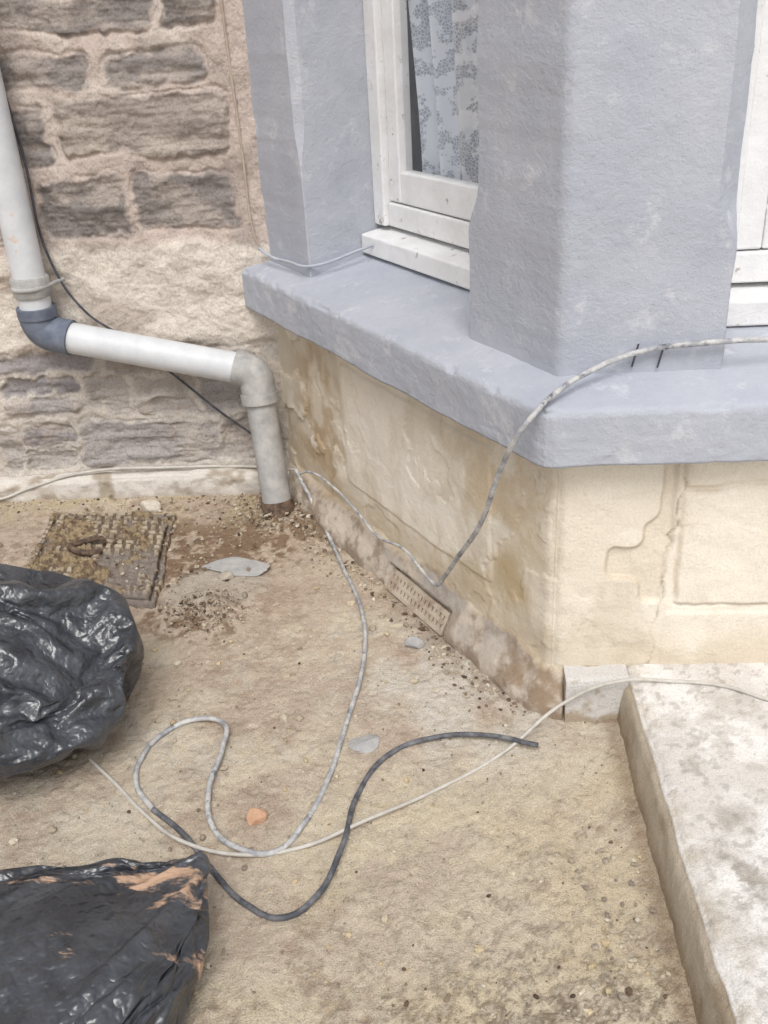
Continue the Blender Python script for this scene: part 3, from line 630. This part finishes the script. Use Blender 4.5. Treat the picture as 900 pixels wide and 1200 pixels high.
def start(c,rad,h,seed,mat,amp,ex,tip=None,sub=6,grow=-.35):
    me,p=ico_np(4); me.vertices.foreach_set("co",core_pts(p,c,rad,h,seed,amp).reshape(-1)); me.update()
    core=link(bpy.data.objects.new("tmpcore",me)); core.modifiers.new("c",'COLLISION'); core.collision.thickness_outer=.004; core.collision.cloth_friction=25
    me2,p2=ico_np(sub); q=core_pts(p2,c,rad,h,seed,amp*.6); cc_=np.array([c[0],c[1],h*.46]); d=q-cc_
    q=cc_+d*(ex+.05*sn3(p2,seed+7,7)+.03*sn3(p2,seed+8,16))[:,None]
    pin=None
    if tip is not None:
        tv=np.array(tip)-cc_; tn_=tv/np.linalg.norm(tv); dd=np.maximum((p2@tn_),0); w=dd**7
        q=q*(1-w[:,None])+(np.array(tip)+(q-cc_-tn_*np.linalg.norm(q-cc_,axis=1)[:,None])*.55)*w[:,None]
        pin=np.where(dd>.990)[0]
    q[:,2]=np.maximum(q[:,2],.010+.004*(sn3(p2,3,9)+1))
    me2.vertices.foreach_set("co",q.reshape(-1)); me2.update()
    o=link(bpy.data.objects.new("tmpcloth",me2)); cl_=o.modifiers.new("cl",'CLOTH'); s=cl_.settings
    s.quality=7; s.mass=.08; s.tension_stiffness=25; s.compression_stiffness=25; s.shear_stiffness=12; s.bending_stiffness=.02; s.air_damping=2
    s.shrink_min=grow
    s.use_pressure=True; s.uniform_pressure_force=-1.5
    cl_.collision_settings.distance_min=.003; cl_.collision_settings.collision_quality=3; cl_.collision_settings.use_self_collision=False
    if pin is not None:
        vg=o.vertex_groups.new(name="pin"); vg.add([int(i) for i in pin],1.0,'REPLACE'); s.vertex_group_mass="pin"
    cl_.point_cache.frame_start=1; cl_.point_cache.frame_end=40
    jobs.append((o,core,mat))
start((-.925,1.52),(.22,.20),.32,23,M_bag1,.12,1.08)
start((-1.17,1.26),(.14,.14),.17,51,M_bag1,.1,1.08,sub=5)
start((-.665,.86),(.25,.19),.17,87,M_bag2,.13,1.10,tip=(-.39,1.085,.130),grow=-.36)
sc.frame_start=1; sc.frame_end=40
for fr_ in range(1,29): sc.frame_set(fr_)
dg=bpy.context.evaluated_depsgraph_get()
for o,core,mat in jobs:
    me=bpy.data.meshes.new_from_object(o.evaluated_get(dg)); me.name="rubbish_bag"
    me.materials.clear(); me.materials.append(mat); me.polygons.foreach_set("use_smooth",np.ones(len(me.polygons),bool))
    nb_=link(bpy.data.objects.new("rubbish_bag",me)); sd_=nb_.modifiers.new("s",'SUBSURF'); sd_.levels=1; sd_.render_levels=1
for o,core,mat in jobs:
    bpy.data.objects.remove(o); bpy.data.objects.remove(core)
bpy.data.objects.remove(fl)
sc.frame_set(1)
# ------------------------------------------------------------ light
w=bpy.data.worlds.new("World"); sc.world=w; w.use_nodes=True; nt=w.node_tree; bg=nt.nodes["Background"]
SA,SE=178,56
sky=N(nt,"ShaderNodeTexSky",sky_type='NISHITA'); sky.sun_disc=False; sky.sun_elevation=math.radians(SE); sky.sun_rotation=math.radians(SA)
sky.air_density=1.0; sky.dust_density=4.0; sky.ozone_density=.6
hs=N(nt,"ShaderNodeHueSaturation"); hs.inputs["Saturation"].default_value=.35
nt.links.new(sky.outputs[0],hs.inputs["Color"]); nt.links.new(hs.outputs[0],bg.inputs[0]); bg.inputs[1].default_value=.15
sd=bpy.data.lights.new("sun",'SUN'); sd.energy=1.5; sd.angle=math.radians(30); sd.color=(1,.985,.965)
so=bpy.data.objects.new("sun",sd); sc.collection.objects.link(so)
az=math.radians(SA); el=math.radians(SE)
Ls=Vector((math.sin(az)*math.cos(el),math.cos(az)*math.cos(el),math.sin(el))); so.rotation_euler=Ls.to_track_quat('Z','Y').to_euler(); so.location=(0,-3,6)
# ------------------------------------------------------------ camera
f,yaw,pit,rol=1121.87,-0.0616,0.4902,0.0592
F=np.array([math.sin(yaw)*math.cos(pit),math.cos(yaw)*math.cos(pit),-math.sin(pit)]); R0=np.array([math.cos(yaw),-math.sin(yaw),0.]); D=np.cross(F,R0)
r=R0*math.cos(rol)+D*math.sin(rol); d=-R0*math.sin(rol)+D*math.cos(rol)
cam=bpy.data.cameras.new("camera"); cam.sensor_fit='VERTICAL'; cam.sensor_height=36; cam.sensor_width=27; cam.lens=f/1200*36; cam.clip_start=.02; cam.clip_end=500
co=bpy.data.objects.new("camera",cam); sc.collection.objects.link(co)
co.matrix_world=Matrix(((r[0],-d[0],-F[0],0),(r[1],-d[1],-F[1],0),(r[2],-d[2],-F[2],1.3),(0,0,0,1)))
sc.camera=co
sc.view_settings.view_transform='Standard'; sc.view_settings.look='None'; sc.view_settings.exposure=0
